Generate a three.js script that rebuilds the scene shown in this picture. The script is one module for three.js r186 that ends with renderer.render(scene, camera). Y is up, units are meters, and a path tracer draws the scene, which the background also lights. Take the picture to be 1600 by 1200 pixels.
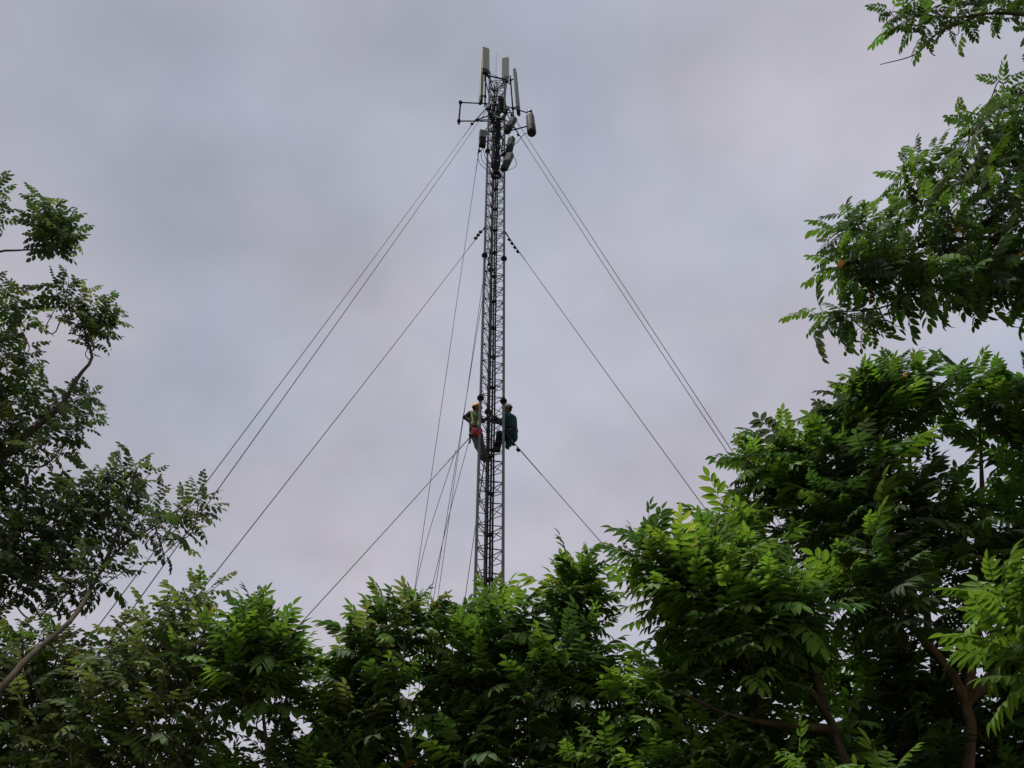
import * as THREE from 'three';
import { mergeGeometries } from 'three/addons/utils/BufferGeometryUtils.js';
import { RoundedBoxGeometry } from 'three/addons/geometries/RoundedBoxGeometry.js';
import { ImprovedNoise } from 'three/addons/math/ImprovedNoise.js';

// ---------------------------------------------------------------- camera, sky, sun, exposure
const scene = new THREE.Scene();
const EYE = 1.6, F = 1164, PITCH = THREE.MathUtils.degToRad(39.4);
const camera = new THREE.PerspectiveCamera(2 * Math.atan(600 / F) * 180 / Math.PI, 4 / 3, 0.05, 4000);
camera.position.set(0, EYE, 0);
camera.rotation.set(PITCH, 0, 0);
scene.add(camera);
const renderer = new THREE.WebGLRenderer({ antialias: true });
renderer.setSize(1024, 768);
renderer.toneMapping = THREE.LinearToneMapping;
renderer.toneMappingExposure = 4.5;
renderer.shadowMap.enabled = true;

const noise = new ImprovedNoise();
function fbm(x, y, z, oct = 4) { let a = 1, s = 0, f = 1, n = 0; for (let i = 0; i < oct; i++) { s += a * noise.noise(x * f, y * f, z * f); n += a; a *= 0.52; f *= 2.03; } return s / n; }
{ // an even layer of cloud: grey-blue and faintly pink patches, paler low down
  const W = 1024, H = 512, d = new Float32Array(W * H * 4);
  for (let j = 0; j < H; j++) for (let i = 0; i < W; i++) {
    const el = (j + 0.5) / H * Math.PI - Math.PI / 2, az = ((i + 0.5) / W - 0.5) * 2 * Math.PI;
    const x = Math.cos(el) * Math.cos(az), y = Math.sin(el), z = Math.cos(el) * Math.sin(az);
    const k = 1 / (0.35 + Math.max(y, 0));
    const m = fbm(x * k * 2.2 + 3.1, z * k * 2.2 + 7.7, y * 1.4, 5), n = fbm(x * 3.4 - 5, y * 3.4 + 2, z * 3.4 + 9, 5);
    const t = THREE.MathUtils.clamp(0.5 + 1.5 * m, 0, 1);
    const low = Math.pow(1 - Math.max(y, 0), 2.0);
    const L = 0.247 * (0.97 + 0.26 * n + 0.13 * fbm(x * k * 6 + 1, z * k * 6, y * 5, 4)) * (1 + 0.28 * low + 0.13 * x);
    const o = (j * W + i) * 4;
    d[o] = L * (0.366 + 0.085 * t); d[o + 1] = L * (0.400 + 0.028 * t); d[o + 2] = L * (0.488 + 0.004 * t); d[o + 3] = 1;
  }
  const sky = new THREE.DataTexture(d, W, H, THREE.RGBAFormat, THREE.FloatType);
  sky.mapping = THREE.EquirectangularReflectionMapping; sky.magFilter = sky.minFilter = THREE.LinearFilter; sky.needsUpdate = true;
  scene.background = sky; scene.environment = sky;
}
const sun = new THREE.DirectionalLight(new THREE.Color(1, 0.96, 0.9), 1.5);
sun.position.set(-8, 40, -9); sun.target.position.set(0, 3, -6);
sun.castShadow = true; sun.shadow.radius = 50; sun.shadow.mapSize.set(2048, 2048);
Object.assign(sun.shadow.camera, { left: -22, right: 22, top: 30, bottom: -22, near: 1, far: 90 });
scene.add(sun, sun.target);

// ---------------------------------------------------------------- helpers
const V = (x, y, z) => new THREE.Vector3(x, y, z);
function rng(seed) { let a = seed >>> 0; return () => { a = a + 0x6D2B79F5 | 0; let t = Math.imul(a ^ a >>> 15, 1 | a); t = t + Math.imul(t ^ t >>> 7, 61 | t) ^ t; return ((t ^ t >>> 14) >>> 0) / 4294967296; }; }
const CP = Math.cos(PITCH), SP = Math.sin(PITCH);
function at(px, py, D) { // the point that stands D metres ahead of the camera, measured along the ground
  const u = (px - 800) / F, v = (600 - py) / F, y = v * CP + SP, z = CP - v * SP, k = D / z;
  return V(u * k, EYE + y * k, -D);
}
const taken = {};
function numbered(n) { const k = taken[n] = (taken[n] ?? -1) + 1; return k ? `${n}_${String(k).padStart(3, '0')}` : n; }
function thing(name, label, category, pos, group) {
  const o = new THREE.Group(); o.name = numbered(name); o.position.copy(pos);
  o.userData = { label, category }; if (group) o.userData.group = group;
  scene.add(o); return o;
}
function mesh(name, geo, mat, parent, kind) {
  const m = new THREE.Mesh(geo, mat); m.name = name; m.castShadow = m.receiveShadow = true;
  if (kind) m.userData.kind = kind; parent.add(m); return m;
}
function rod(a, b, r, r2 = r, seg = 6) { // a straight bar from a to b
  const d = b.clone().sub(a), g = new THREE.CylinderGeometry(r2, r, d.length(), seg, 1);
  g.applyQuaternion(new THREE.Quaternion().setFromUnitVectors(V(0, 1, 0), d.clone().normalize()));
  const c = a.clone().add(b).multiplyScalar(0.5); g.translate(c.x, c.y, c.z); return g;
}
function box(w, h, d, p, rot, bevel = 0.012) {
  const g = new RoundedBoxGeometry(w, h, d, 2, Math.min(bevel, w / 3, h / 3, d / 3));
  if (rot) g.applyQuaternion(new THREE.Quaternion().setFromEuler(rot)); g.translate(p.x, p.y, p.z); return g;
}
function taperTube(pts, radii, seg = 8, lump = 0, R = Math.random) { // a limb through points, its girth changing along it
  const curve = new THREE.CatmullRomCurve3(pts), n = Math.max(4, pts.length * 4);
  const g = new THREE.TubeGeometry(curve, n, 1, seg, false), p = g.attributes.position;
  for (let i = 0; i <= n; i++) {
    const t = i / n, c = curve.getPointAt(t), f = t * (radii.length - 1), k = Math.min(Math.floor(f), radii.length - 2), r = radii[k] + (radii[k + 1] - radii[k]) * (f - k);
    for (let j = 0; j <= seg; j++) {
      const q = i * (seg + 1) + j, x = p.getX(q) - c.x, y = p.getY(q) - c.y, z = p.getZ(q) - c.z;
      const w = r * (1 + lump * noise.noise(c.x * 9 + x * 1.3, c.y * 9 + y * 1.3, c.z * 9 + z * 1.3 + 3));
      p.setXYZ(q, c.x + x * w, c.y + y * w, c.z + z * w);
    }
  }
  const uv = g.attributes.uv, len = curve.getLength();
  for (let i = 0; i < uv.count; i++) uv.setXY(i, uv.getX(i) * len, uv.getY(i) * 6.28 * radii[0]);
  g.computeVertexNormals(); return g;
}
const merge = gs => mergeGeometries(gs.map(g => { const k = g.index ? g.toNonIndexed() : g; for (const n of Object.keys(k.attributes)) if (!['position', 'normal', 'uv'].includes(n)) k.deleteAttribute(n); return k; }));

// ---------------------------------------------------------------- textures and materials
function dataTex(w, h, fn, srgb = true) {
  const d = new Uint8Array(w * h * 4);
  for (let j = 0; j < h; j++) for (let i = 0; i < w; i++) { const c = fn(i / w, j / h), o = (j * w + i) * 4; d[o] = c[0] * 255; d[o + 1] = c[1] * 255; d[o + 2] = c[2] * 255; d[o + 3] = 255; }
  const t = new THREE.DataTexture(d, w, h); t.wrapS = t.wrapT = THREE.RepeatWrapping; t.magFilter = THREE.LinearFilter; t.minFilter = THREE.LinearMipmapLinearFilter; t.generateMipmaps = true;
  if (srgb) t.colorSpace = THREE.SRGBColorSpace; t.needsUpdate = true; return t;
}
const cl = THREE.MathUtils.clamp;
const leafTex = dataTex(64, 128, (u, v) => { // veins paler than the blade, faint mottling
  const a = Math.abs(u - 0.5) * 2, rib = Math.exp(-a * a * 160), side = Math.pow(Math.max(0, Math.cos((v * 9 - a * 1.3) * 6.283)), 10) * (1 - a) * 0.5;
  const m = 0.82 + 0.12 * fbm(u * 6, v * 12, 1.7, 3), k = cl(m + 0.17 * rib + 0.07 * side, 0, 1); return [k, k, k * 0.96];
});
const barkTex = dataTex(128, 256, (u, v) => { const k = cl(0.72 + 0.30 * fbm(u * 14, v * 5, 4.2, 4) + 0.12 * fbm(u * 5, v * 40, 9, 2), 0, 1), l = cl(fbm(u * 4 + 7, v * 6, 2, 3) * 2.2, 0, 0.5); return [k, k * (0.97 + 0.03 * l), k * (0.94 - 0.1 * l)]; });
const barkBump = dataTex(128, 256, (u, v) => { const k = cl(0.5 + 0.5 * fbm(u * 18, v * 6, 14.2, 4), 0, 1); return [k, k, k]; }, false);
const zincTex = dataTex(128, 128, (u, v) => { const k = cl(0.82 + 0.2 * fbm(u * 9, v * 9, 6, 4), 0, 1); return [k, k, k]; });
const lin = (r, g, b) => new THREE.Color().setRGB(r, g, b);
const std = (c, rough, metal = 0, extra = {}) => new THREE.MeshPhysicalMaterial({ color: c, roughness: rough, metalness: metal, specularIntensity: 0.25, ...extra });
const M = {
  steel: std(lin(0.20, 0.203, 0.228), 0.75, 0, { map: zincTex }),
  brace: std(lin(0.035, 0.036, 0.044), 0.8, 0),
  dark: std(lin(0.011, 0.012, 0.015), 0.8, 0),
  cable: std(lin(0.007, 0.008, 0.010), 0.55),
  wire: std(lin(0.04, 0.042, 0.048), 0.7, 0),
  rope: std(lin(0.12, 0.12, 0.13), 0.9),
  radome: std(lin(0.24, 0.24, 0.21), 0.55),
  radomeDark: std(lin(0.07, 0.072, 0.078), 0.6),
  radomeGrey: std(lin(0.14, 0.143, 0.15), 0.6),
  unit: std(lin(0.085, 0.087, 0.094), 0.55),
  unitDark: std(lin(0.016, 0.017, 0.021), 0.6),
  concrete: std(lin(0.36, 0.35, 0.33), 0.95),
};
function leafMat(c) { return new THREE.MeshPhysicalMaterial({ color: c, roughness: 1, transmission: 0.47, thickness: 0, clearcoat: 0.07, clearcoatRoughness: 0.42, specularIntensity: 0.3, map: leafTex, vertexColors: true, side: THREE.DoubleSide }); }
const bark = (c) => std(c, 0.95, 0, { map: barkTex, bumpMap: barkBump, bumpScale: 0.006 });

// ---------------------------------------------------------------- ground
{
  const g = new THREE.PlaneGeometry(3000, 3000, 1, 1); g.rotateX(-Math.PI / 2);
  const uv = g.attributes.uv; for (let i = 0; i < uv.count; i++) uv.setXY(i, uv.getX(i) * 750, uv.getY(i) * 750);
  const tex = dataTex(256, 256, (u, v) => { const s = 6.2832, a = fbm(Math.cos(u * s) * 3, Math.sin(u * s) * 3 + Math.cos(v * s) * 3, Math.sin(v * s) * 3, 5), k = cl(0.55 + 0.5 * a, 0, 1); return [k * 0.62, k * 0.66, k * 0.4]; });
  const m = mesh('ground', g, std(lin(0.75, 0.72, 0.62), 1, 0, { map: tex }), scene, 'structure');
  m.userData.label = 'grassy ground under the trees and the mast'; m.userData.category = 'ground';
}

// ---------------------------------------------------------------- the guyed lattice mast
const LEAN = 0.0046, PSI = THREE.MathUtils.degToRad(13), SIDE = 0.66;
const legL = V(-0.8531, 0, -16.36), legR = V(legL.x + SIDE * Math.cos(PSI), 0, legL.z - SIDE * Math.sin(PSI)), legB = V(legL.x + SIDE * Math.cos(PSI + Math.PI / 3), 0, legL.z - SIDE * Math.sin(PSI + Math.PI / 3));
const MC = legL.clone().add(legR).add(legB).multiplyScalar(1 / 3);
const mast = thing('lattice_mast', 'tall slender three-legged steel lattice mast rising above the trees', 'mast', V(MC.x + LEAN * 8.6, 0, MC.z));
mast.rotation.z = LEAN;
const legs = [legL, legR, legB].map(p => p.clone().sub(MC).setY(0));
const onMast = p => p.clone().sub(mast.position).applyAxisAngle(V(0, 0, 1), -LEAN);            // world point -> mast axes
const offMast = p => p.clone().applyAxisAngle(V(0, 0, 1), LEAN).add(mast.position);             // mast axes -> world
const legPoint = (i, h) => offMast(V(legs[i].x, h, legs[i].z));
const JOINTS = [2.55, 8.55, 14.53, 20.55, 26.55, 32.55], TOP = 32.55, FOOT = 0.5;
{
  const lv = (i, h, r = 1) => V(legs[i].x * r, h, legs[i].z * r);
  // concrete base and tapered foot
  mesh('base_plinth', box(1.2, 0.5, 1.2, V(0, 0.25, 0), null, 0.03), M.concrete, mast);
  for (let i = 0; i < 3; i++) {
    const geo = rod(lv(i, JOINTS[0]), lv(i, TOP), 0.040, 0.040, 10);
    const uv = geo.attributes.uv; for (let k = 0; k < uv.count; k++) uv.setXY(k, uv.getX(k), uv.getY(k) * 40);
    mesh('leg', merge([geo, rod(lv(i, FOOT, 0.3), lv(i, JOINTS[0]), 0.040, 0.040, 10)]), M.steel, mast);
    for (const h of JOINTS.slice(1, 5)) { // bolted joint between two lengths of the leg
      const a = lv(i, h - 0.03), b = lv(i, h + 0.03), gs = [rod(a, lv(i, h - 0.004), 0.098, 0.098, 14), rod(lv(i, h + 0.004), b, 0.098, 0.098, 14), rod(lv(i, h - 0.13), a, 0.048, 0.07, 10), rod(b, lv(i, h + 0.13), 0.07, 0.048, 10)];
      for (let k = 0; k < 6; k++) { const q = V(Math.cos(k * 1.047) * 0.075, 0, Math.sin(k * 1.047) * 0.075); gs.push(rod(lv(i, h - 0.055).add(q), lv(i, h + 0.055).add(q), 0.012)); }
      mesh('flange', merge(gs), M.dark, mast);
    }
  }
  // bracing: a level bar and two slanting bars on each face of each bay
  const bays = []; for (let s = 0; s < 5; s++) { for (let k = 0; k < 9; k++) { const h0 = JOINTS[s] + 0.12 + k * (JOINTS[s + 1] - JOINTS[s] - 0.24) / 9; bays.push([h0, (JOINTS[s + 1] - JOINTS[s] - 0.24) / 9]); } }
  const hidden = [];
  bays.forEach(([h, dh], k) => {
    for (let f = 0; f < 3; f++) {
      const i = f, j = (f + 1) % 3, mid = h + dh / 2;
      mesh('level_bar', rod(lv(i, h), lv(j, h), 0.0125), M.brace, mast);
      const d1 = rod(lv(i, h), lv(j, mid), 0.0105), d2 = rod(lv(j, mid), lv(i, h + dh), 0.0105);
      if (k < 3) hidden.push(d1, d2); else { mesh('slanting_bar', d1, M.brace, mast); mesh('slanting_bar', d2, M.brace, mast); }
    }
  });
  const hb = mesh('slanting_bar_foot', merge(hidden), M.brace, mast); hb.userData.kind = 'stuff';
  // feeder cables running up inside, tied to a cable tray every metre or so
  const R = rng(11), cx = [-0.08, -0.012, 0.052];
  const lanes = cx.map((x, k) => V(x + 0.055, 0, 0.045 + (k % 2) * 0.012));
  lanes.forEach((o, k) => {
    const pts = []; for (let h = 1; h <= 26.4; h += 0.6) pts.push(V(o.x + (R() - 0.5) * 0.014, h, o.z + (R() - 0.5) * 0.014));
    mesh('feeder_cable', new THREE.TubeGeometry(new THREE.CatmullRomCurve3(pts), 120, [0.023, 0.026, 0.025][k], 6), M.cable, mast);
  });
  for (let h = 2.2, k = 0; h < 26; h += 1.17, k++) {
    const p = V(0.055 + (R() - 0.5) * 0.02, h, 0.055);
    mesh('cable_clamp', merge([box(0.155, 0.085, 0.085, p, new THREE.Euler(0, 0, (R() - 0.5) * 0.3)), rod(V(legs[0].x, h + 0.02, legs[0].z), V(p.x, h + 0.02, p.z), 0.009), rod(V(p.x, h + 0.02, p.z), V(legs[1].x, h + 0.02, legs[1].z), 0.009)]), M.dark, mast);
  }
  // a slim ladder rail pair along the rear leg
  for (const s of [-1, 1]) mesh('ladder_rail', rod(V(legs[2].x * 0.62 + s * 0.05 + 0.02, 0.6, legs[2].z * 0.62), V(legs[2].x * 0.62 + s * 0.05 + 0.02, 32.4, legs[2].z * 0.62), 0.010), M.brace, mast);
  { const gs = []; for (let h = 0.9; h < 32.3; h += 0.3) gs.push(rod(V(legs[2].x * 0.62 - 0.03, h, legs[2].z * 0.62), V(legs[2].x * 0.62 + 0.07, h, legs[2].z * 0.62), 0.007, 0.007, 4)); mesh('ladder_rungs', merge(gs), M.brace, mast, 'stuff'); }
  // top tier: jumper cables packed into the last length, tied in a thick knot under the radios
  for (let k = 0; k < 40; k++) {
    const a = k * 2.4, pts = []; const h1 = 27.8 + R() * 4.2;
    pts.push(V(0.06 + (R() - 0.5) * 0.1, 25.4, 0.05 + (R() - 0.5) * 0.06));
    for (let h = 26.0; h < h1; h += 0.7) pts.push(V(0.03 + Math.cos(a + h * 0.3) * 0.14 + (R() - 0.5) * 0.07, h, 0.02 + Math.sin(a + h * 0.3) * 0.12));
    pts.push(V(Math.cos(a) * 0.3, h1 + 0.1, Math.sin(a) * 0.26));
    mesh('jumper_cable', new THREE.TubeGeometry(new THREE.CatmullRomCurve3(pts), 40, 0.011 + R() * 0.007, 5), M.cable, mast);
  }
  { // coil of spare cable
    const pts = []; for (let k = 0; k <= 90; k++) { const a = k * 0.62; pts.push(V(0.055 + Math.cos(a) * (0.17 + 0.03 * Math.sin(k)), 25.25 + 0.17 * Math.sin(a) + (R() - 0.5) * 0.05, 0.09 + (R() - 0.5) * 0.12)); }
    mesh('cable_coil', new THREE.TubeGeometry(new THREE.CatmullRomCurve3(pts), 360, 0.016, 5), M.cable, mast);
  }
  // head frame: rings of pipe that carry the antennas, and the lightning rod
  for (const h of [32.1, 29.45]) for (let f = 0; f < 3; f++) mesh('ring_pipe', rod(lv(f, h, 1.22), lv((f + 1) % 3, h, 1.22), 0.033), M.dark, mast);
  mesh('lightning_rod', rod(V(legs[2].x * 0.5 + 0.03, 31.8, 0.1), V(legs[2].x * 0.5 + 0.03, 34.5, 0.1), 0.013, 0.006), M.steel, mast);
  // torque arms that spread the topmost guys
  const star = 29.05;
  for (let f = 0; f < 3; f++) {
    const a = lv(f, star), dir = V(legs[f].x, 0, legs[f].z).normalize(), side = V(-dir.z, 0, dir.x);
    for (const s of [-1, 1]) { const e = a.clone().addScaledVector(dir, 0.3).addScaledVector(side, s * 0.46).setY(star - 0.1);
      mesh('torque_arm', merge([rod(a, e, 0.028), rod(lv(f, star + 0.75), e, 0.022), rod(lv((f + (s > 0 ? 1 : 2)) % 3, star), e, 0.022)]), M.dark, mast); }
  }
}
const armEnd = (f, s) => { const dir = V(legs[f].x, 0, legs[f].z).normalize(), side = V(-dir.z, 0, dir.x); return offMast(V(legs[f].x, 28.95, legs[f].z).addScaledVector(dir, 0.3).addScaledVector(side, s * 0.46)); };

// ---------------------------------------------------------------- antennas, radios and their mounts
function panel(label, top, bottom, w, d, yaw, mat, poleOff, links, baseLen = 0.3) { // a radome on a pipe; links are mast points it is clamped to
  const o = thing('panel_antenna', label, 'antenna', bottom, 'panel antennas round the mast head');
  const ax = top.clone().sub(bottom), len = ax.length(); ax.normalize();
  const q = new THREE.Quaternion().setFromUnitVectors(V(0, 1, 0), ax).multiply(new THREE.Quaternion().setFromAxisAngle(V(0, 1, 0), yaw));
  const sh = new THREE.Shape(); sh.moveTo(-w / 2, -d / 2); sh.lineTo(w / 2, -d / 2); sh.lineTo(w / 2, d * 0.15); sh.absellipse(0, d * 0.15, w / 2, d * 0.35, 0, Math.PI, false, 0); sh.lineTo(-w / 2, -d / 2);
  const ext = (l, y, s, m, n) => { const g = new THREE.ExtrudeGeometry(sh, { depth: l, bevelEnabled: true, bevelSize: 0.01, bevelThickness: 0.012, bevelSegments: 2, curveSegments: 8 }); g.rotateX(-Math.PI / 2); g.scale(s, 1, s); g.translate(0, y, 0); g.applyQuaternion(q); return mesh(n, g, m, o); };
  ext(len - baseLen, baseLen, 1, mat, 'radome');
  ext(baseLen - 0.03, 0.0, 0.9, M.unitDark, 'base_cap');
  const P = (x, y, z) => V(x, y, z).applyQuaternion(q);
  const cg = []; for (let k = 0; k < 4; k++) { const x = (k - 1.5) * w * 0.22; cg.push(rod(P(x, 0.02, 0.02), P(x, -0.1, 0.02), 0.016)); } mesh('connector', merge(cg), M.unitDark, o);
  const a = P(poleOff[0], -0.25, poleOff[1]), b = P(poleOff[0], len * 0.93, poleOff[1]);
  mesh('mount_pipe', rod(a, b, 0.032, 0.032, 8), M.dark, o);
  for (const t of [0.16, 0.82]) mesh('bracket', merge([rod(P(poleOff[0], len * t, poleOff[1]), P(0, len * t, d * 0.2 * Math.sign(poleOff[1] || 1) * -0.5), 0.028), box(0.1, 0.1, 0.1, P(poleOff[0], len * t, poleOff[1]))]), M.dark, o);
  for (const [t, p] of links) mesh('clamp_arm', rod(a.clone().lerp(b, t), p.clone().sub(bottom), 0.024), M.dark, o);
  return o;
}
const jp = (i, h) => legPoint(i, h);
panel('pale panel antenna standing highest at the left of the mast head', at(758.5, 77, 16.1), at(758.5, 115, 16.1), 0.29, 0.15, 0.35, M.radome, [0.03, -0.17], [[0.1, jp(0, 30.6)], [0.3, jp(0, 31.9)]]);
panel('long narrow panel antenna seen edge on at the far left of the mast head', at(753.5, 93, 16.75), at(751.5, 160, 16.75), 0.26, 0.13, -1.2, M.radome, [0.0, -0.18], [[0.12, jp(2, 29.6)], [0.7, jp(0, 32.2)]], 0.36);
panel('grey panel antenna standing upright above the right side of the mast head', at(790, 92, 16.9), at(790, 128, 16.9), 0.29, 0.13, -0.15, M.radomeGrey, [0.0, -0.16], [[0.1, jp(1, 30.2)], [0.4, jp(1, 31.8)]]);
panel('dark slanting panel antenna hung on a pipe right of the mast head', at(804, 111, 16.5), at(810, 177, 16.5), 0.25, 0.13, 1.35, M.radomeDark, [0.05, -0.22], [[0.14, jp(1, 29.5)], [0.8, jp(1, 32.05)]], 0.3);
{ // stub antenna out on two arms
  const top = at(827.5, 175, 16.3), bot = at(831, 209, 16.2);
  const o = thing('canister_antenna', 'dark canister antenna held out on two slanting arms at the right', 'antenna', bot);
  const ax = top.clone().sub(bot), len = ax.length(), q = new THREE.Quaternion().setFromUnitVectors(V(0, 1, 0), ax.clone().normalize());
  const lathe = pr => { const g = new THREE.LatheGeometry(pr.map(([r, y]) => new THREE.Vector2(r, y * len)), 20); g.applyQuaternion(q); return g; };
  mesh('housing', lathe([[0.17, 0.27], [0.178, 0.3], [0.165, 0.75], [0.15, 0.82], [0.10, 0.86]]), M.radomeDark, o);
  mesh('lower_cap', lathe([[0, 0], [0.15, 0.005], [0.178, 0.04], [0.182, 0.1], [0.18, 0.29]]), M.unitDark, o);
  mesh('neck', lathe([[0.10, 0.85], [0.105, 0.9], [0.12, 0.93], [0.12, 0.99], [0, 1.0]]), M.unitDark, o);
  for (const s of [-1, 1]) mesh('pin', rod(ax.clone().add(V(s * 0.09, -0.02, 0)), ax.clone().add(V(s * 0.09, 0.2, 0)), 0.01), M.dark, o);
  for (const [t, i, h] of [[0.93, 1, 30.05], [0.38, 1, 28.1]]) mesh('arm', rod(ax.clone().multiplyScalar(t), jp(i, h).sub(bot), 0.028), M.dark, o);
  const k = jp(1, 26.9).sub(bot), c = new THREE.CatmullRomCurve3([V(0, 0.02, 0), V(-0.25, 0.02, 0), k.clone().multiplyScalar(0.6).add(V(0, -0.05, 0)), k]);
  mesh('lead', new THREE.TubeGeometry(c, 24, 0.014, 5), M.cable, o);
}
{ // empty side-arm frame
  const A = at(719.5, 160, 16.3), B = at(717, 190, 16.3), o = thing('side_arm_frame', 'empty square side-arm frame reaching out left of the mast', 'bracket', B);
  const up = A.clone().sub(B), r1 = jp(0, 29.95).sub(B), r0 = jp(0, 28.65).sub(B);
  mesh('end_pipe', rod(up.clone().multiplyScalar(-0.13), up.clone().multiplyScalar(1.05), 0.036, 0.036, 8), M.dark, o);
  mesh('arm', rod(up, r1, 0.028), M.dark, o); mesh('arm', rod(V(0, 0.04, 0), r0, 0.028), M.dark, o);
  mesh('clamp', box(0.13, 0.12, 0.12, up), M.dark, o); mesh('clamp', box(0.13, 0.12, 0.12, V(0, 0.04, 0)), M.dark, o);
}
function radio(label, px, py, D, w, h, d, rot, splitAt, tie, tail) { // remote radio: pale cover above, black finned body below
  const c = at(px, py, D), o = thing('radio_unit', label, 'radio unit', c, 'radio units below the antennas');
  const q = new THREE.Quaternion().setFromEuler(rot), P = (x, y, z) => V(x, y, z).applyQuaternion(q);
  const hb = h * splitAt, ht = h - hb;
  mesh('cover', box(w, ht, d, P(0, hb / 2, 0), rot, 0.02), M.unit, o);
  const gs = [box(w * 0.96, hb, d * 0.7, P(0, -ht / 2, -d * 0.1), rot)]; for (let k = 0; k < 9; k++) gs.push(box(0.008, hb * 0.94, d * 0.36, P((k - 4) * w * 0.105, -ht / 2, d * 0.3), rot, 0.002));
  mesh('heat_sink', merge(gs), M.unitDark, o);
  const t = tie.clone().sub(c); mesh('bracket', merge([rod(P(0, h * 0.25, 0), t.clone().add(V(0, h * 0.25, 0)), 0.026), rod(P(0, -h * 0.25, 0), t.clone().add(V(0, -h * 0.25, 0)), 0.026)]), M.dark, o);
  for (const e of tail) { const a = P(e[0], -h / 2, 0), b = e[1].clone().sub(c), m = a.clone().lerp(b, 0.5).add(V(e[2], -0.35, 0.05)); mesh('lead', new THREE.TubeGeometry(new THREE.CatmullRomCurve3([a, a.clone().add(V(e[2] * 0.5, -0.16, 0)), m, b]), 24, 0.011, 5), M.cable, o); }
}
const E = (x, y, z) => new THREE.Euler(x, y, z);
radio('radio unit with pale upper half hanging at the left of the mast', 754, 217, 16.15, 0.27, 0.98, 0.2, E(0, 0.25, 0), 0.52, jp(0, 27.5), [[0.04, jp(0, 25.6), -0.1], [-0.05, jp(0, 25.3), -0.16], [0, jp(2, 25.6), 0.05]]);
radio('tilted grey radio unit just below the slanting panel antenna', 797.5, 196, 16.4, 0.24, 0.85, 0.2, E(0, -0.5, -0.42), 0.4, jp(1, 28.3), [[0.04, jp(1, 26.4), 0.1]]);
radio('radio unit with a looping lead right of the mast', 797, 229, 16.4, 0.24, 0.98, 0.2, E(0, -0.7, -0.18), 0.5, jp(1, 26.9), [[0.06, jp(1, 25.5), 0.32], [0, jp(2, 25.6), 0.1]]);
radio('lowest radio unit leaning in against the right leg of the mast', 792.5, 253, 16.4, 0.25, 0.9, 0.2, E(0, -0.4, -0.32), 0.5, jp(1, 26.1), [[0, jp(1, 24.6), 0.02], [-0.05, jp(1, 24.4), -0.02]]);
radio('dark radio unit tucked behind the cables in the mast head', 785, 163, 16.9, 0.3, 0.9, 0.2, E(0, 0.4, 0.1), 0.8, jp(2, 29.5), [[0, jp(2, 28), 0.05]]);

// ---------------------------------------------------------------- guy wires and ropes
const anchorL = V(-7.45, 0, -10.2), anchorR = V(8.65, 0, -13.8), anchorB = V(-4.25, 0, -25.2);
function guy(label, from, to, sag = 0.12, fit = 1) {
  const o = thing('guy_wire', label, 'guy wire', to, 'guy wires that steady the mast');
  const a = from.clone().sub(to), pts = []; for (let k = 0; k <= 16; k++) { const t = k / 16; pts.push(a.clone().multiplyScalar(1 - t).add(V(0, -sag * 4 * t * (1 - t), 0))); }
  const c = new THREE.CatmullRomCurve3(pts);
  mesh('strand', new THREE.TubeGeometry(c, 64, 0.0095, 5), M.wire, o);
  const dir = c.getTangentAt(0), q = new THREE.Quaternion().setFromUnitVectors(V(0, 1, 0), dir);
  const s = d => a.clone().addScaledVector(dir, d);
  mesh('shackle', rod(s(-0.02), s(0.42), 0.034, 0.02, 8), M.dark, o);
  for (let k = 0; k < fit; k++) { const g = box(0.085, 0.07, 0.11, V(0, 0, 0)); g.translate(0.035, 0, 0); g.applyQuaternion(q); const p = s(0.55 + k * 0.26); g.translate(p.x, p.y, p.z); mesh('wire_clip', g, M.dark, o); }
  mesh('dead_end', rod(s(0.4), s(1.9), 0.017, 0.013, 6), M.wire, o);
  const b = a.clone().normalize(); mesh('anchor_rod', rod(b.clone().multiplyScalar(-0.1), b.clone().multiplyScalar(0.9), 0.022), M.wire, o);
}
guy('upper of the two topmost guy wires running down to the left', armEnd(0, 1), anchorL.clone().add(V(-0.35, 0, 0.2)), 0.15, 1);
guy('lower of the two topmost guy wires running down to the left', armEnd(0, -1), anchorL.clone().add(V(-0.1, 0, 0)), 0.15, 1);
guy('middle guy wire running left from halfway up the mast', jp(0, 22.05), anchorL, 0.1, 3);
guy('lowest guy wire running left from beside the worker in the yellow helmet', jp(0, 13.55), anchorL.clone().add(V(0.3, 0, -0.2)), 0.06, 1);
guy('inner, lower one of the two topmost guy wires running down to the right', armEnd(1, -1), anchorR.clone().add(V(0.2, 0, 0)), 0.15, 1);
guy('outer, upper one of the two topmost guy wires running down to the right', armEnd(1, 1), anchorR.clone().add(V(0.25, 0, 0)), 0.15, 1);
guy('middle guy wire running right from halfway up the mast', jp(1, 22.0), anchorR, 0.1, 4);
guy('lowest guy wire running right from beside the worker in the white helmet', jp(1, 13.5), anchorR.clone().add(V(-0.35, 0, -0.1)), 0.06, 2);
guy('leftmost guy wire running from the mast top to behind the trees', armEnd(2, -1), anchorB.clone().add(V(0.05, 0, 0)), 0.1, 2);
guy('rear guy wire from the far torque arm, passing behind the mast', armEnd(2, 1), anchorB.clone().add(V(0.7, 0, 0)), 0.1, 2);
guy('rear guy wire from halfway up the mast, close beside its left leg', jp(2, 21.9), anchorB.clone().add(V(0.35, 0, 0)), 0.08, 2);
guy('short rear guy wire emerging low down left of the mast', jp(2, 13.5), V(-2.7, 0, -23.6), 0.05, 1);
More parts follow.
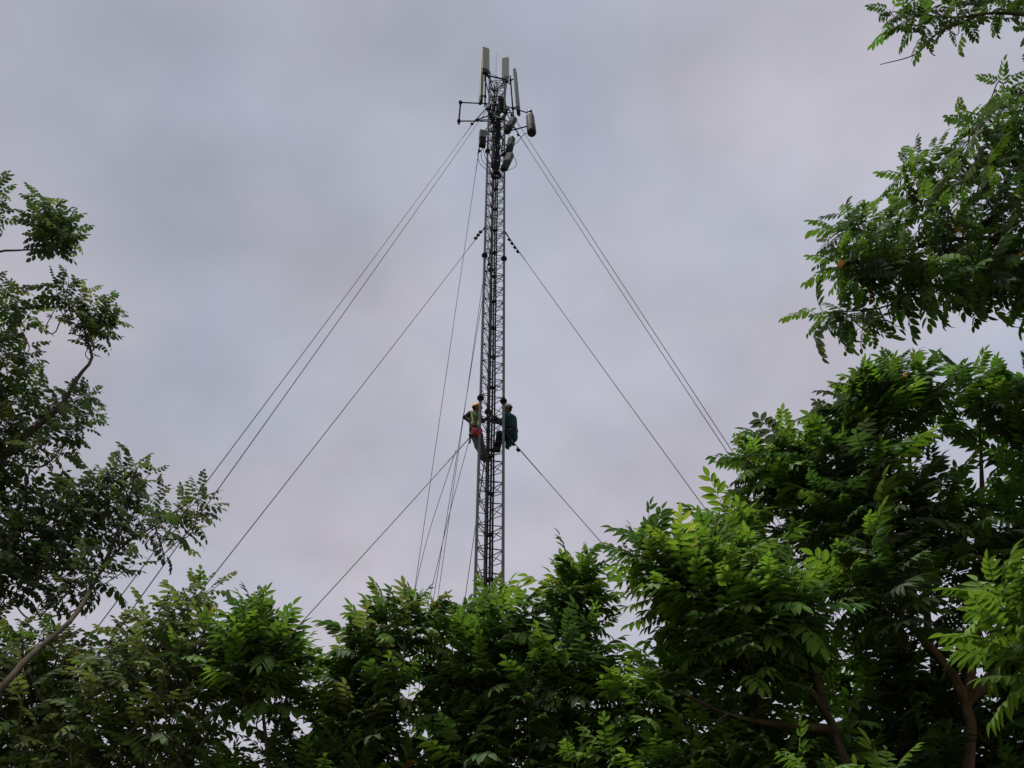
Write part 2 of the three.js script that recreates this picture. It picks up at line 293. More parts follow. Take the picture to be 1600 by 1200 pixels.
function rope(label, pts) { const o = new THREE.Mesh(new THREE.TubeGeometry(new THREE.CatmullRomCurve3(pts), 60, 0.0085, 5), M.rope); o.name = numbered('work_rope'); o.castShadow = o.receiveShadow = true; o.userData = { label, category: 'rope', group: 'ropes hanging from the workers' }; scene.add(o); }
rope('dark rope hanging from beside the worker in the yellow helmet', [at(733, 688, 16.45), at(703, 800, 17.2), at(684, 880, 17.8), at(667, 950, 18.3), at(640, 1075, 19.2), V(-3.2, 0.01, -20.5)]);
rope('faint thin rope farthest left of those behind the mast', [at(713, 702, 16.0), at(690, 770, 17.2), at(668, 840, 18), at(649, 920, 19), at(630, 1020, 20), V(-3.9, 0.01, -22)]);

// ---------------------------------------------------------------- the two workers on the mast
function surfaceNet(sdf, lo, hi, cell) { // skin of a distance field
  const n = [0, 1, 2].map(k => Math.ceil((hi.getComponent(k) - lo.getComponent(k)) / cell) + 1), [nx, ny, nz] = n;
  const f = new Float32Array(nx * ny * nz), id = (i, j, k) => i + nx * (j + ny * k);
  for (let k = 0; k < nz; k++) for (let j = 0; j < ny; j++) for (let i = 0; i < nx; i++) f[id(i, j, k)] = sdf(lo.x + i * cell, lo.y + j * cell, lo.z + k * cell);
  const vid = new Int32Array(nx * ny * nz).fill(-1), pos = [], idx = [];
  const C = []; for (let c = 0; c < 8; c++) C.push([c & 1, c >> 1 & 1, c >> 2 & 1]);
  const ED = []; for (let a = 0; a < 8; a++) for (const b of [1, 2, 4]) if (!(a & b)) ED.push([a, a | b]);
  for (let k = 0; k < nz - 1; k++) for (let j = 0; j < ny - 1; j++) for (let i = 0; i < nx - 1; i++) {
    let s = 0; const v = C.map(c => { const q = f[id(i + c[0], j + c[1], k + c[2])]; if (q < 0) s++; return q; });
    if (!s || s === 8) continue;
    let x = 0, y = 0, z = 0, m = 0;
    for (const [a, b] of ED) if (v[a] < 0 !== v[b] < 0) { const t = v[a] / (v[a] - v[b]); x += C[a][0] + t * (C[b][0] - C[a][0]); y += C[a][1] + t * (C[b][1] - C[a][1]); z += C[a][2] + t * (C[b][2] - C[a][2]); m++; }
    vid[id(i, j, k)] = pos.length / 3; pos.push(lo.x + (i + x / m) * cell, lo.y + (j + y / m) * cell, lo.z + (k + z / m) * cell);
  }
  const quad = (a, b, c, d, flip) => { if (a < 0 || b < 0 || c < 0 || d < 0) return; flip ? idx.push(a, c, b, a, d, c) : idx.push(a, b, c, a, c, d); };
  for (let k = 1; k < nz - 1; k++) for (let j = 1; j < ny - 1; j++) for (let i = 1; i < nx - 1; i++) {
    const a = f[id(i, j, k)];
    if (a < 0 !== f[id(i + 1, j, k)] < 0) quad(vid[id(i, j - 1, k - 1)], vid[id(i, j, k - 1)], vid[id(i, j, k)], vid[id(i, j - 1, k)], a >= 0);
    if (a < 0 !== f[id(i, j + 1, k)] < 0) quad(vid[id(i - 1, j, k - 1)], vid[id(i - 1, j, k)], vid[id(i, j, k)], vid[id(i, j, k - 1)], a >= 0);
    if (a < 0 !== f[id(i, j, k + 1)] < 0) quad(vid[id(i - 1, j - 1, k)], vid[id(i, j - 1, k)], vid[id(i, j, k)], vid[id(i - 1, j, k)], a >= 0);
  }
  const g = new THREE.BufferGeometry(); g.setAttribute('position', new THREE.Float32BufferAttribute(pos, 3)); g.setIndex(idx); g.computeVertexNormals();
  g.setAttribute('uv', new THREE.Float32BufferAttribute(new Float32Array(pos.length / 3 * 2), 2)); return g;
}
function bones(list, blend, inflate = 0) { // smooth union of tapered capsules [a, b, ra, rb]
  return (x, y, z) => {
    let s = 1e3;
    for (const [a, b, ra, rb] of list) {
      const bx = b.x - a.x, by = b.y - a.y, bz = b.z - a.z, l = bx * bx + by * by + bz * bz || 1e-9;
      const t = cl(((x - a.x) * bx + (y - a.y) * by + (z - a.z) * bz) / l, 0, 1);
      const d = Math.hypot(x - a.x - bx * t, y - a.y - by * t, z - a.z - bz * t) - (ra + (rb - ra) * t) - inflate;
      const h = cl(0.5 + 0.5 * (s - d) / blend, 0, 1); s = s + (d - s) * h - blend * h * (1 - h);
    }
    return s;
  };
}
function skinOf(list, blend, cell, inflate = 0) {
  const lo = V(1e3, 1e3, 1e3), hi = V(-1e3, -1e3, -1e3);
  for (const [a, b, ra, rb] of list) for (const p of [a, b]) { const r = Math.max(ra, rb) + inflate + blend * 0.3 + cell * 3; lo.min(p.clone().subScalar(r)); hi.max(p.clone().addScalar(r)); }
  return surfaceNet(bones(list, blend, inflate), lo, hi, cell);
}
function handBones(w, dir, palm, side) { // five fingers curling round a bar
  const d = dir.clone().normalize(), n = palm.clone().normalize(), s = side.clone().normalize(), L = [];
  const P = (a, b, c) => w.clone().addScaledVector(d, a).addScaledVector(s, b).addScaledVector(n, c);
  L.push([P(0, 0, 0), P(0.075, 0, 0.004), 0.028, 0.036]);
  [[0.036, 0.068], [0.012, 0.076], [-0.012, 0.07], [-0.034, 0.056]].forEach(([o, l]) => { const a = P(0.085, o, 0.002), b = P(0.085 + l * 0.45, o, 0.02), c = P(0.085 + l * 0.5, o * 0.95, 0.02 + l * 0.42), e = P(0.085 + l * 0.2, o * 0.9, 0.02 + l * 0.62); L.push([a, b, 0.0105, 0.0095], [b, c, 0.0095, 0.009], [c, e, 0.009, 0.008]); });
  const a = P(0.025, 0.03, 0.008), b = P(0.06, 0.062, 0.022), c = P(0.09, 0.055, 0.045); L.push([a, b, 0.014, 0.012], [b, c, 0.012, 0.009]);
  return L;
}
function headBones(c, up, fwd) { // skull, jaw, nose, ears, brow
  const s = new THREE.Vector3().crossVectors(up, fwd).normalize(), P = (x, y, z) => c.clone().addScaledVector(s, x).addScaledVector(up, y).addScaledVector(fwd, z);
  const L = [[P(0, 0.035, -0.02), P(0, 0.03, 0.02), 0.088, 0.082], [P(0, -0.03, 0.03), P(0, -0.075, 0.058), 0.062, 0.04], [P(0, 0.005, 0.092), P(0, -0.028, 0.112), 0.010, 0.016], [P(-0.03, 0.022, 0.082), P(0.03, 0.022, 0.082), 0.014, 0.014], [P(-0.02, -0.058, 0.09), P(0.02, -0.058, 0.09), 0.010, 0.010]];
  for (const k of [-1, 1]) L.push([P(k * 0.084, 0.012, -0.008), P(k * 0.088, -0.024, -0.002), 0.014, 0.011]);
  return [L, P];
}
const PM = {
  skin: std(lin(0.2, 0.11, 0.07), 0.6), eye: std(lin(0.02, 0.015, 0.012), 0.3), hair: std(lin(0.012, 0.010, 0.009), 0.8),
  yellow: std(lin(0.55, 0.29, 0.025), 0.35), white: std(lin(0.45, 0.47, 0.50), 0.35), vest: std(lin(0.06, 0.10, 0.035), 0.85), strip: std(lin(0.45, 0.52, 0.24), 0.5),
  darkCloth: std(lin(0.012, 0.015, 0.014), 0.95), greyCloth: std(lin(0.09, 0.09, 0.098), 0.95), teal: std(lin(0.012, 0.036, 0.046), 0.9), tealDeep: std(lin(0.009, 0.028, 0.028), 0.9), navy: std(lin(0.007, 0.009, 0.016), 0.95),
  red: std(lin(0.34, 0.028, 0.045), 0.8), boot: std(lin(0.02, 0.018, 0.016), 0.7), strap: std(lin(0.015, 0.015, 0.018), 0.8),
};
function helmet(parent, P, up, fwd, mat) {
  const pr = [[0.0, 0.118], [0.03, 0.116], [0.065, 0.102], [0.095, 0.072], [0.110, 0.03], [0.114, 0.0], [0.121, -0.008], [0.118, -0.014], [0.106, -0.006], [0.1, 0.03], [0.06, 0.085], [0.0, 0.10]].map(([r, y]) => new THREE.Vector2(r, y));
  const g = new THREE.LatheGeometry(pr, 24), p = g.attributes.position;
  for (let i = 0; i < p.count; i++) { const z = p.getZ(i), y = p.getY(i); if (z > 0.06 && y < 0.02) p.setXYZ(i, p.getX(i), y - 0.012, z + 0.035); p.setZ(i, p.getZ(i) * 1.14); }
  const ridge = new THREE.TubeGeometry(new THREE.CatmullRomCurve3([V(0, 0.05, -0.115), V(0, 0.105, -0.06), V(0, 0.122, 0), V(0, 0.105, 0.06), V(0, 0.05, 0.115)]), 16, 0.012, 6);
  const h = merge([g, ridge]); h.computeVertexNormals();
  const s = new THREE.Vector3().crossVectors(up, fwd).normalize(), m = new THREE.Matrix4().makeBasis(s, up, fwd); h.applyMatrix4(m); const c = P(0, 0.055, -0.005); h.translate(c.x, c.y, c.z);
  const o = mesh('helmet', h, mat, parent);
  mesh('chin_strap', new THREE.TubeGeometry(new THREE.CatmullRomCurve3([P(-0.095, 0.04, 0), P(-0.082, -0.06, 0.03), P(0, -0.118, 0.055), P(0.082, -0.06, 0.03), P(0.095, 0.04, 0)]), 24, 0.006, 5), PM.strap, parent);
  return o;
}
function worker(label, origin, J, look) {
  const o = thing('person', label, 'person', origin, 'workers on the mast');
  const j = {}; for (const k in J) j[k] = at(...J[k]).sub(origin);
  const up = look.up, fwd = look.fwd.clone().addScaledVector(up, -look.fwd.dot(up)).normalize();
  const [hb, P] = headBones(j.head, up, fwd);
  const torso = [[j.hip, j.waist, 0.145, 0.13], [j.waist, j.chest, 0.13, 0.155], [j.chest, j.neck, 0.135, 0.075], [j.shN, j.shF, 0.075, 0.075], [j.hipN, j.hipF, 0.11, 0.11]];
  const arm = (s, e, w) => [[s, e, 0.062, 0.05], [e, w, 0.047, 0.034]], leg = (h, k, a) => [[h, k, 0.098, 0.064], [k, a, 0.062, 0.043]];
  const arms = [...arm(j.shN, j.elN, j.wrN), ...arm(j.shF, j.elF, j.wrF)], legsB = [...leg(j.hipN, j.knN, j.anN), ...leg(j.hipF, j.knF, j.anF)];
  const hands = ['N', 'F'].map(s => { const d = j['wr' + s].clone().sub(j['el' + s]).normalize(); const n = V(0, 0, s === 'N' ? -1 : 1).addScaledVector(d, -d.z * (s === 'N' ? -1 : 1)); return handBones(j['wr' + s], d, n, new THREE.Vector3().crossVectors(d, n)); });
  const inner = [...torso, ...arms, ...legsB].map(([a, b, r, q]) => [a, b, r * 0.9, q * 0.9]);
  const body = merge([skinOf([...inner, [j.neck, j.head, 0.058, 0.055]], 0.05, 0.018), skinOf(hb, 0.022, 0.006), ...hands.map(h => skinOf(h, 0.008, 0.0045))]);
  mesh('body', body, look.skin ?? PM.skin, o);
  mesh('hair', skinOf([[P(0, 0.03, -0.035), P(0, -0.03, -0.05), 0.084, 0.066]], 0.01, 0.009), PM.hair, o);
  for (const s of [-1, 1]) mesh('eye', (() => { const g = new THREE.SphereGeometry(0.012, 10, 8), c = P(s * 0.032, 0.006, 0.088); g.translate(c.x, c.y, c.z); return g; })(), PM.eye, o);
  helmet(o, P, up, fwd, look.helmet);
  return { o, j, torso, arms, legsB, P };
}
function boots(o, j, toeN, toeF) { for (const [a, k, t] of [[j.anN, j.knN, toeN], [j.anF, j.knF, toeF]]) mesh('boot', skinOf([[a.clone().lerp(k, 0.3), a, 0.058, 0.056], [a.clone().add(V(0, -0.05, 0)), a.clone().add(t), 0.052, 0.042]], 0.03, 0.014), PM.boot, o); }
{ // worker with the yellow helmet, outside the left leg, facing the mast
  const or = at(744, 680, 16.62);
  const w = worker('worker in yellow helmet and green vest clinging to the left side of the mast', or, {
    head: [745, 638.5, 16.62], neck: [742, 647, 16.62], chest: [740.5, 655, 16.62], waist: [742, 668, 16.62], hip: [744.5, 677, 16.62], shN: [734.5, 646.5, 16.5], shF: [747, 650, 16.78],
    elN: [726, 652, 16.42], wrN: [735, 660, 16.32], elF: [755, 658, 16.8], wrF: [763, 651, 16.9], hipN: [741.5, 680, 16.52], hipF: [748, 681, 16.72], knN: [746, 697, 16.5], knF: [753, 697, 16.7], anN: [753, 714, 16.55], anF: [757, 714, 16.72] },
    { up: V(-0.05, 1, 0.05).normalize(), fwd: V(0.9, -0.25, -0.25), helmet: PM.yellow });
  const { o, j, torso, arms, legsB } = w;
  mesh('sleeves', skinOf(arms.map(([a, b, r, q]) => [a, b, r * 1.1, q * 1.15]), 0.03, 0.014), PM.darkCloth, o);
  const vest = mesh('vest', skinOf(torso.slice(0, 4), 0.06, 0.015, 0.012), PM.vest, o);
  const band = (a, b, r) => { const gs = []; const n = 14; for (let k = 0; k < n; k++) gs.push([a.clone().lerp(b, k / n), a.clone().lerp(b, (k + 1) / n), r, r]); return gs; };
  for (const s of ['shN', 'shF']) mesh('reflective_strip', skinOf([[j[s].clone().lerp(j.neck, 0.25).add(V(0, 0.02, 0.1)), j.waist.clone().add(V(s === 'shN' ? -0.04 : 0.1, 0, 0.13)), 0.03, 0.03], [j[s].clone().lerp(j.neck, 0.25).add(V(-0.1, 0.0, 0.04)), j.waist.clone().add(V(-0.12, 0, 0.05)), 0.03, 0.03]], 0.02, 0.012), PM.strip, vest);
  mesh('trousers', skinOf([...legsB, torso[4], [j.hip, j.waist, 0.13, 0.12]], 0.05, 0.015, 0.012), PM.greyCloth, o);
  mesh('belt', (() => { const g = new THREE.TorusGeometry(0.155, 0.032, 8, 24); g.rotateX(Math.PI / 2 - 0.2); const c = j.waist.clone().lerp(j.hip, 0.55); g.translate(c.x, c.y, c.z); return g; })(), PM.strap, o);
  mesh('tool_bag', box(0.26, 0.2, 0.16, j.hipN.clone().add(V(0.05, -0.02, 0.16)), E(0.1, 0.3, -0.15), 0.05), PM.red, o);
  mesh('bag_strap', rod(j.waist.clone().add(V(-0.1, 0, 0.1)), j.hipN.clone().add(V(-0.03, 0.05, 0.16)), 0.018), PM.red, o);
  mesh('lanyard', new THREE.TubeGeometry(new THREE.CatmullRomCurve3([j.hip.clone().add(V(-0.12, 0.05, 0.1)), at(734, 678, 16.4).sub(or), at(734.5, 690, 16.4).sub(or), at(733.5, 693, 16.42).sub(or)]), 16, 0.022, 6), PM.strap, o);
  boots(o, j, V(0.16, -0.06, -0.05), V(0.16, -0.06, -0.05));
}
{ // worker with the white helmet, outside the right leg, knees to the mast
  const or = at(796, 682, 16.78);
  const w = worker('worker in white helmet and dark teal jacket clinging to the right side of the mast', or, {
    head: [793.5, 639, 16.78], neck: [794, 647, 16.8], chest: [796, 657, 16.8], waist: [796.5, 670, 16.8], hip: [796, 681, 16.78], shN: [791, 650, 16.62], shF: [799, 652, 16.98],
    elN: [784, 660, 16.6], wrN: [774, 652, 16.7], elF: [787, 662, 17.0], wrF: [770, 658, 16.95], hipN: [793, 684, 16.68], hipF: [797.5, 684, 16.9], knN: [780, 678, 16.62], knF: [782, 682, 16.9], anN: [775, 700, 16.7], anF: [779, 702, 16.95] },
    { up: V(-0.06, 1, 0.05).normalize(), fwd: V(-0.95, -0.1, -0.1), helmet: PM.white });
  const { o, j, torso, arms, legsB } = w;
  mesh('jacket', skinOf([...torso, ...arms.map(([a, b, r, q]) => [a, b, r * 1.15, q * 1.2]), [j.chest.clone().add(V(0.05, 0.02, 0)), j.hip.clone().add(V(0.06, -0.05, 0)), 0.15, 0.16]], 0.05, 0.015, 0.012), PM.teal, o);
  mesh('jacket_hem', skinOf([[j.hip.clone().add(V(0.03, -0.02, 0.04)), at(792, 699, 16.7).sub(or), 0.15, 0.05], [j.hip.clone().add(V(0.05, 0, -0.03)), at(797, 697, 16.8).sub(or), 0.14, 0.035], [at(794, 697, 16.7).sub(or), at(795, 703, 16.7).sub(or), 0.03, 0.012]], 0.05, 0.014), PM.tealDeep, o);
  mesh('trousers', skinOf([...legsB, torso[4]], 0.05, 0.015, 0.014), PM.navy, o);
  mesh('belt', (() => { const g = new THREE.TorusGeometry(0.185, 0.03, 8, 24); g.rotateX(Math.PI / 2 - 0.15); g.translate(j.waist.x + 0.02, j.waist.y - 0.08, j.waist.z); return g; })(), PM.strap, o);
  mesh('spanner', rod(at(801, 682, 16.6).sub(or), at(805, 669, 16.6).sub(or), 0.022), PM.strap, o);
  mesh('lanyard', new THREE.TubeGeometry(new THREE.CatmullRomCurve3([j.waist.clone().add(V(0.1, -0.08, 0.15)), at(795, 672, 16.45).sub(or), at(789, 671, 16.45).sub(or)]), 16, 0.02, 6), PM.strap, o);
  boots(o, j, V(-0.16, -0.06, 0), V(-0.16, -0.06, 0));
}

// ---------------------------------------------------------------- trees: trunk and limbs, twigs, feather-shaped leaves
function makeLeaf({ pairs, len, ll, lw, lance, droop, ang, seed, stalk = 0.22, tipSize = 0.8, fold = 0.35, curl = 0.22 }) {
  const R = rng(seed), pos = [], uv = [], col = [], idx = [];
  const P = t => { const a = droop * t; return V(len * t * (1 - 0.1 * droop * t * t), len * (0.16 * t - droop * 0.55 * t * t), 0); };
  const push = (p, u, v, c) => { pos.push(p.x, p.y, p.z); uv.push(u, v); col.push(c[0], c[1], c[2]); return pos.length / 3 - 1; };
  // midrib of the whole leaf
  const N = 6, stem = [1.15, 1.0, 0.75]; let ring = null;
  for (let i = 0; i <= N; i++) { const c = P(i / N), r = len * 0.0065 * (1 - 0.65 * i / N) + 0.0006, q = []; for (let k = 0; k < 3; k++) { const a = k * 2.094 + 0.5; q.push(push(V(c.x, c.y + Math.sin(a) * r, c.z + Math.cos(a) * r), 0.5, i / N, stem)); }
    if (ring) for (let k = 0; k < 3; k++) { const a = ring[k], b = ring[(k + 1) % 3], e = q[k], d = q[(k + 1) % 3]; idx.push(a, e, b, b, e, d); } ring = q; }
  const blade = (base, dir, up, L, Wd, tint) => { // folded along its middle, curling down to a point
    const side = new THREE.Vector3().crossVectors(dir, up).normalize(); up = new THREE.Vector3().crossVectors(side, dir).normalize();
    const S = 5, fo = fold * (0.6 + R() * 0.8), cu = curl * (0.4 + R() * 1.1), tw = (R() - 0.5) * 0.5; let pl = null, pr = null;
    for (let h = 0; h < 2; h++) { let prev = null; const sg = h ? 1 : -1;
      for (let i = 0; i <= S; i++) { const s = i / S, w = Wd * 0.5 * (lance ? Math.pow(Math.sin(Math.PI * Math.pow(s, 0.78)), 0.85) : Math.pow(Math.sin(Math.PI * Math.pow(s, 0.9)), 0.62)) * (i === S ? 0 : 1);
        const m = base.clone().addScaledVector(dir, L * s).addScaledVector(up, -L * cu * s * s), e = m.clone().addScaledVector(side, sg * w).addScaledVector(up, w * (fo + sg * tw * s));
        const a = push(m, 0.5, s, tint), b = push(e, 0.5 + sg * 0.5, s, tint);
        if (prev) { if (h) idx.push(prev[0], a, prev[1], prev[1], a, b); else idx.push(prev[0], prev[1], a, prev[1], b, a); } prev = [a, b]; } }
  };
  for (let k = 0; k < pairs; k++) for (const s of [-1, 1]) {
    const t = stalk + (1 - stalk) * (k + (s > 0 ? 0.28 : 0) + (R() - 0.5) * 0.15) / pairs, b = P(t), T = P(t + 0.02).sub(P(t - 0.02)).normalize();
    const a = ang * (1.12 - 0.45 * k / pairs) + (R() - 0.5) * 0.16, dir = T.multiplyScalar(Math.cos(a)).add(V(0, -0.12 - droop * 0.25 + (R() - 0.5) * 0.3, s * Math.sin(a))).normalize();
    const sz = (0.62 + 0.38 * Math.sin(Math.PI * (0.18 + 0.72 * k / pairs))) * (0.9 + R() * 0.2), c = 0.88 + R() * 0.24; if (R() < 0.03) continue;
    blade(b, dir, V(0, 1, 0), ll * sz, lw * sz, [c, c * (0.98 + R() * 0.04), c]);
  }
  const T = P(1).sub(P(0.95)).normalize(); blade(P(1), T, V(0, 1, 0.15), ll * tipSize, lw * tipSize, [1, 1, 1]);
  const g = new THREE.BufferGeometry(); g.setAttribute('position', new THREE.Float32BufferAttribute(pos, 3)); g.setAttribute('uv', new THREE.Float32BufferAttribute(uv, 2)); g.setAttribute('color', new THREE.Float32BufferAttribute(col, 3)); g.setIndex(idx); g.computeVertexNormals(); return g;
}
const kinds = {
  feather: { leaf: { pairs: 6, len: 0.25, ll: 0.086, lw: 0.032, lance: true, ang: 1.0 }, per: 11, shoot: 0.30, more: 1.2, drop: [0.05, 0.25, 0.45, 0.7, 0.35] },
  featherBig: { leaf: { pairs: 7, len: 0.33, ll: 0.108, lw: 0.04, lance: true, ang: 1.02 }, per: 9, shoot: 0.32, more: 0.9, drop: [0.1, 0.3, 0.5, 0.8, 0.4] },
  round: { leaf: { pairs: 4, len: 0.17, ll: 0.052, lw: 0.029, lance: false, ang: 1.05, fold: 0.2 }, per: 8, shoot: 0.24, more: 1.0, drop: [0.2, 0.5, 0.8, 1.1] },
  oval: { leaf: { pairs: 5, len: 0.25, ll: 0.078, lw: 0.036, lance: false, ang: 1.0, fold: 0.25 }, per: 9, shoot: 0.24, more: 0.85, drop: [0.4, 0.7, 1.0, 1.3] },
};
for (const n in kinds) kinds[n].geos = kinds[n].drop.map((d, i) => makeLeaf({ ...kinds[n].leaf, droop: d, seed: 100 + i * 7 + n.length * 31 }));
const C3 = { deep: [0.052, 0.115, 0.022], mid: [0.105, 0.205, 0.022], bright: [0.165, 0.295, 0.026], olive: [0.150, 0.198, 0.040], grey: [0.092, 0.142, 0.050], dusk: [0.052, 0.082, 0.034], young: [0.34, 0.43, 0.05], yellow: [0.50, 0.28, 0.02], rust: [0.42, 0.15, 0.03] };
const leafMats = {}; for (const k in C3) leafMats[k] = leafMat(lin(...C3[k]));
const leafWhite = leafMat(lin(1, 1, 1));
function inPoly(p, x, y) { let c = false; for (let i = 0, j = p.length - 1; i < p.length; j = i++) { const [a, b] = p[i], [d, e] = p[j]; if (b > y !== e > y && x < (d - a) * (y - b) / (e - b) + a) c = !c; } return c; }
function edgeDist(p, x, y) { let m = 1e9; for (let i = 0, j = p.length - 1; i < p.length; j = i++) { const [a, b] = p[j], [d, e] = p[i], l = (d - a) ** 2 + (e - b) ** 2, t = cl(((x - a) * (d - a) + (y - b) * (e - b)) / l, 0, 1); m = Math.min(m, Math.hypot(x - a - t * (d - a), y - b - t * (e - b))); } return m; }

function tree(label, o) {
  const R = rng(o.seed), K = kinds[o.kind], base = o.base.clone();
  const root = thing(o.name ?? 'broadleaf_tree', label, o.category ?? 'tree', base, 'trees in front of the mast');
  const bm = bark(lin(...(o.bark ?? [0.15, 0.115, 0.085])));
  const nodes = []; // points a twig may spring from
  o.limbs.forEach((L, i) => {
    const pts = L.map(q => (q.isVector3 ? q.clone() : at(q[0], q[1], q[2])).sub(base)), rad = o.radii[i];
    mesh(i ? 'branch' : 'trunk', taperTube(pts, rad, 9, 0.25), bm, root);
    const c = new THREE.CatmullRomCurve3(pts), n = Math.ceil(c.getLength() / 0.06); for (let k = Math.floor(n * (i ? 0.12 : 0.3)); k <= n; k++) nodes.push(c.getPointAt(k / n));
  });
  // where the leafy shoots stand
  const shoots = [];
  for (const ms of o.masses) {
    const [x0, x1, y0, y1] = [Math.min(...ms.poly.map(p => p[0])), Math.max(...ms.poly.map(p => p[0])), Math.min(...ms.poly.map(p => p[1])), Math.max(...ms.poly.map(p => p[1]))];
    const got = []; let tries = 0, rad = 0; for (let k = 0; k < 400; k++) { const x = x0 + R() * (x1 - x0), y = y0 + R() * (y1 - y0); if (inPoly(ms.poly, x, y)) rad = Math.max(rad, edgeDist(ms.poly, x, y)); }
    const want = Math.round(ms.n * K.more), reach = (K.leaf.len + 0.3 * K.shoot) * (o.size ?? 1) * F / at((x0 + x1) / 2, (y0 + y1) / 2, ms.D).distanceTo(camera.position), ins = Math.min(reach * (ms.k ?? 0.8), rad * 0.78);
    while (got.length < want && tries++ < 40000) {
      let best = null, bd = -1;
      for (let k = 0; k < 8; k++) { const x = x0 + R() * (x1 - x0), y = y0 + R() * (y1 - y0); if (!inPoly(ms.poly, x, y)) continue; const e = edgeDist(ms.poly, x, y); const rim = Math.min(e, 1e9); if (rim < ins * (0.45 + 0.55 * R()) && x > 0 && x < 1600 && y < 1200) continue; if (ms.holes && ms.holes.some(h => Math.hypot(x - h[0], y - h[1]) < h[2])) continue; let m = 1e9; for (const g of got) m = Math.min(m, Math.hypot(g.x - x, g.y - y)); if (m > bd) { bd = m; best = { x, y, e }; } }
      if (best) got.push(best);
    }
    for (const g of got) { const t = cl(g.e / Math.max(rad, 1), 0, 1), dz = (R() * 1.6 - 0.6) * ms.T * (0.25 + 0.75 * Math.sqrt(t)); shoots.push({ out: ms.out, p: at(g.x, g.y + reach * (o.hang ? 0.1 : K.leaf.lance ? 0.3 : 0.16), ms.D + dz).sub(base), rim: 1 - t, dz }); }
    for (const tp of ms.tips ?? []) shoots.push({ p: at(tp[0] + Math.sign((x0 + x1) / 2 - tp[0]) * Math.min(reach * (tp[1] > y0 + 25 ? 0.38 : 0.12), Math.abs((x0 + x1) / 2 - tp[0])), tp[1] + reach * (tp[1] > y0 + 25 ? 0.4 : 0.75), ms.D + (R() - 0.5) * ms.T * 0.6).sub(base), rim: 1.5, dz: 0, tip: true, young: tp[2] });
  }
  const axis = V(0, 0, 0); for (const s of shoots) axis.add(s.p); axis.multiplyScalar(1 / shoots.length);
  // join each shoot to the nearest wood
  const twigs = [], leaves = [];
  const near = p => { let b = null, d = 1e9; for (const n of nodes) { const q = n.distanceTo(p) + Math.max(0, n.y - p.y) * 0.8; if (q < d) { d = q; b = n; } } return [b, d]; };
  for (const s of shoots) s.d = near(s.p)[1];
  shoots.sort((a, b) => a.d - b.d);
  for (const s of shoots) {
    const out = s.p.clone().sub(axis).setY(0).normalize();
    s.axis = V(0, 1, 0).addScaledVector(out, 0.25 + R() * (o.lean ?? 0.5)).add(V((R() - 0.5) * 0.6, (R() - 0.5) * 0.3 - (o.hang ?? 0) * (0.5 + R()), (R() - 0.5) * 0.6)).normalize();
    const big = 0.72 + R() * 0.5, Ls = K.shoot * (0.7 + R() * 0.6) * (s.tip ? 1.25 : 1) * (o.size ?? 1), b0 = s.p.clone().addScaledVector(s.axis, -Ls * (s.tip ? 0.95 : 0.5)), top = b0.clone().addScaledVector(s.axis, Ls);
    const [n] = near(b0), mid = n.clone().lerp(b0, 0.55).add(V((R() - 0.5) * 0.1, -0.04 - 0.12 * n.distanceTo(b0), (R() - 0.5) * 0.1)), far = n.distanceTo(b0);
    const r0 = 0.004 + Math.min(0.012, far * 0.006);
    twigs.push(taperTube([n, mid, b0, top], [r0, r0 * 0.8, 0.0036, 0.0015], 5));
    const c = new THREE.CatmullRomCurve3([n, mid, b0]), m = Math.ceil(far / 0.08); for (let k = 1; k <= m; k++) nodes.push(c.getPointAt(k / m));
    const per = Math.round(K.per * (0.8 + R() * 0.4) * (s.tip ? 1.1 : 1)); let a = R() * 6.28;
    const e1 = new THREE.Vector3().crossVectors(s.axis, V(0.3, 0.1, 1)).normalize(), e2 = new THREE.Vector3().crossVectors(s.axis, e1);
    for (let k = 0; k < per; k++) {
      const t = k / (per - 1), p = b0.clone().addScaledVector(s.axis, Ls * (0.12 + 0.88 * t)); a += 2.4 + (R() - 0.5) * 0.5;
      const open = (o.hang ? 1.75 : 1.5) - (o.hang ? 1.25 : 1.0) * Math.pow(t, 1.5) + (R() - 0.5) * 0.35, rd = e1.clone().multiplyScalar(Math.cos(a)).addScaledVector(e2, Math.sin(a));
      const X = s.axis.clone().multiplyScalar(Math.cos(open)).addScaledVector(rd, Math.sin(open)).normalize();
      let Y = V(0, 1, 0).addScaledVector(s.axis, 0.35).addScaledVector(X, -X.y - 0.35 * s.axis.dot(X)); if (Y.lengthSq() < 0.05) Y = rd.clone().negate(); Y.normalize();
      const Z = new THREE.Vector3().crossVectors(X, Y).normalize(); Y = new THREE.Vector3().crossVectors(Z, X); const roll = (R() - 0.5) * 0.7; Y.applyAxisAngle(X, roll); Z.applyAxisAngle(X, roll);
      const sz = (o.size ?? 1) * (0.72 + 0.35 * Math.sin(Math.PI * (0.15 + 0.7 * t)) - 0.25 * Math.max(0, t - 0.75) * 4 * 0.6) * (0.8 + R() * 0.35) * big;
      const hue = s.young && t > 0.45 ? (R() < 0.6 ? 'young' : 'bright') : R() < (o.dead ?? 0.0015) ? (R() < 0.6 ? 'yellow' : 'rust') : o.mix[Math.floor(R() * o.mix.length)];
      if (hue === 'yellow' || hue === 'rust') for (const q of [X, Y, Z]) q.multiplyScalar(0.55);
      leaves.push({ m: new THREE.Matrix4().makeBasis(X.multiplyScalar(sz), Y.multiplyScalar(sz), Z.multiplyScalar(sz)).setPosition(p), g: Math.floor(R() * K.geos.length), hue, score: (s.out ? -9 : 0) + s.rim * 1.0 - s.dz / 0.4 + (s.tip ? 2 : 0) + R() * 0.4, j: [0.85 + R() * 0.3, 0.88 + R() * 0.24] });
    }
  }
  mesh('twigs', merge(twigs), bm, root, 'stuff');
  leaves.sort((a, b) => b.score - a.score);
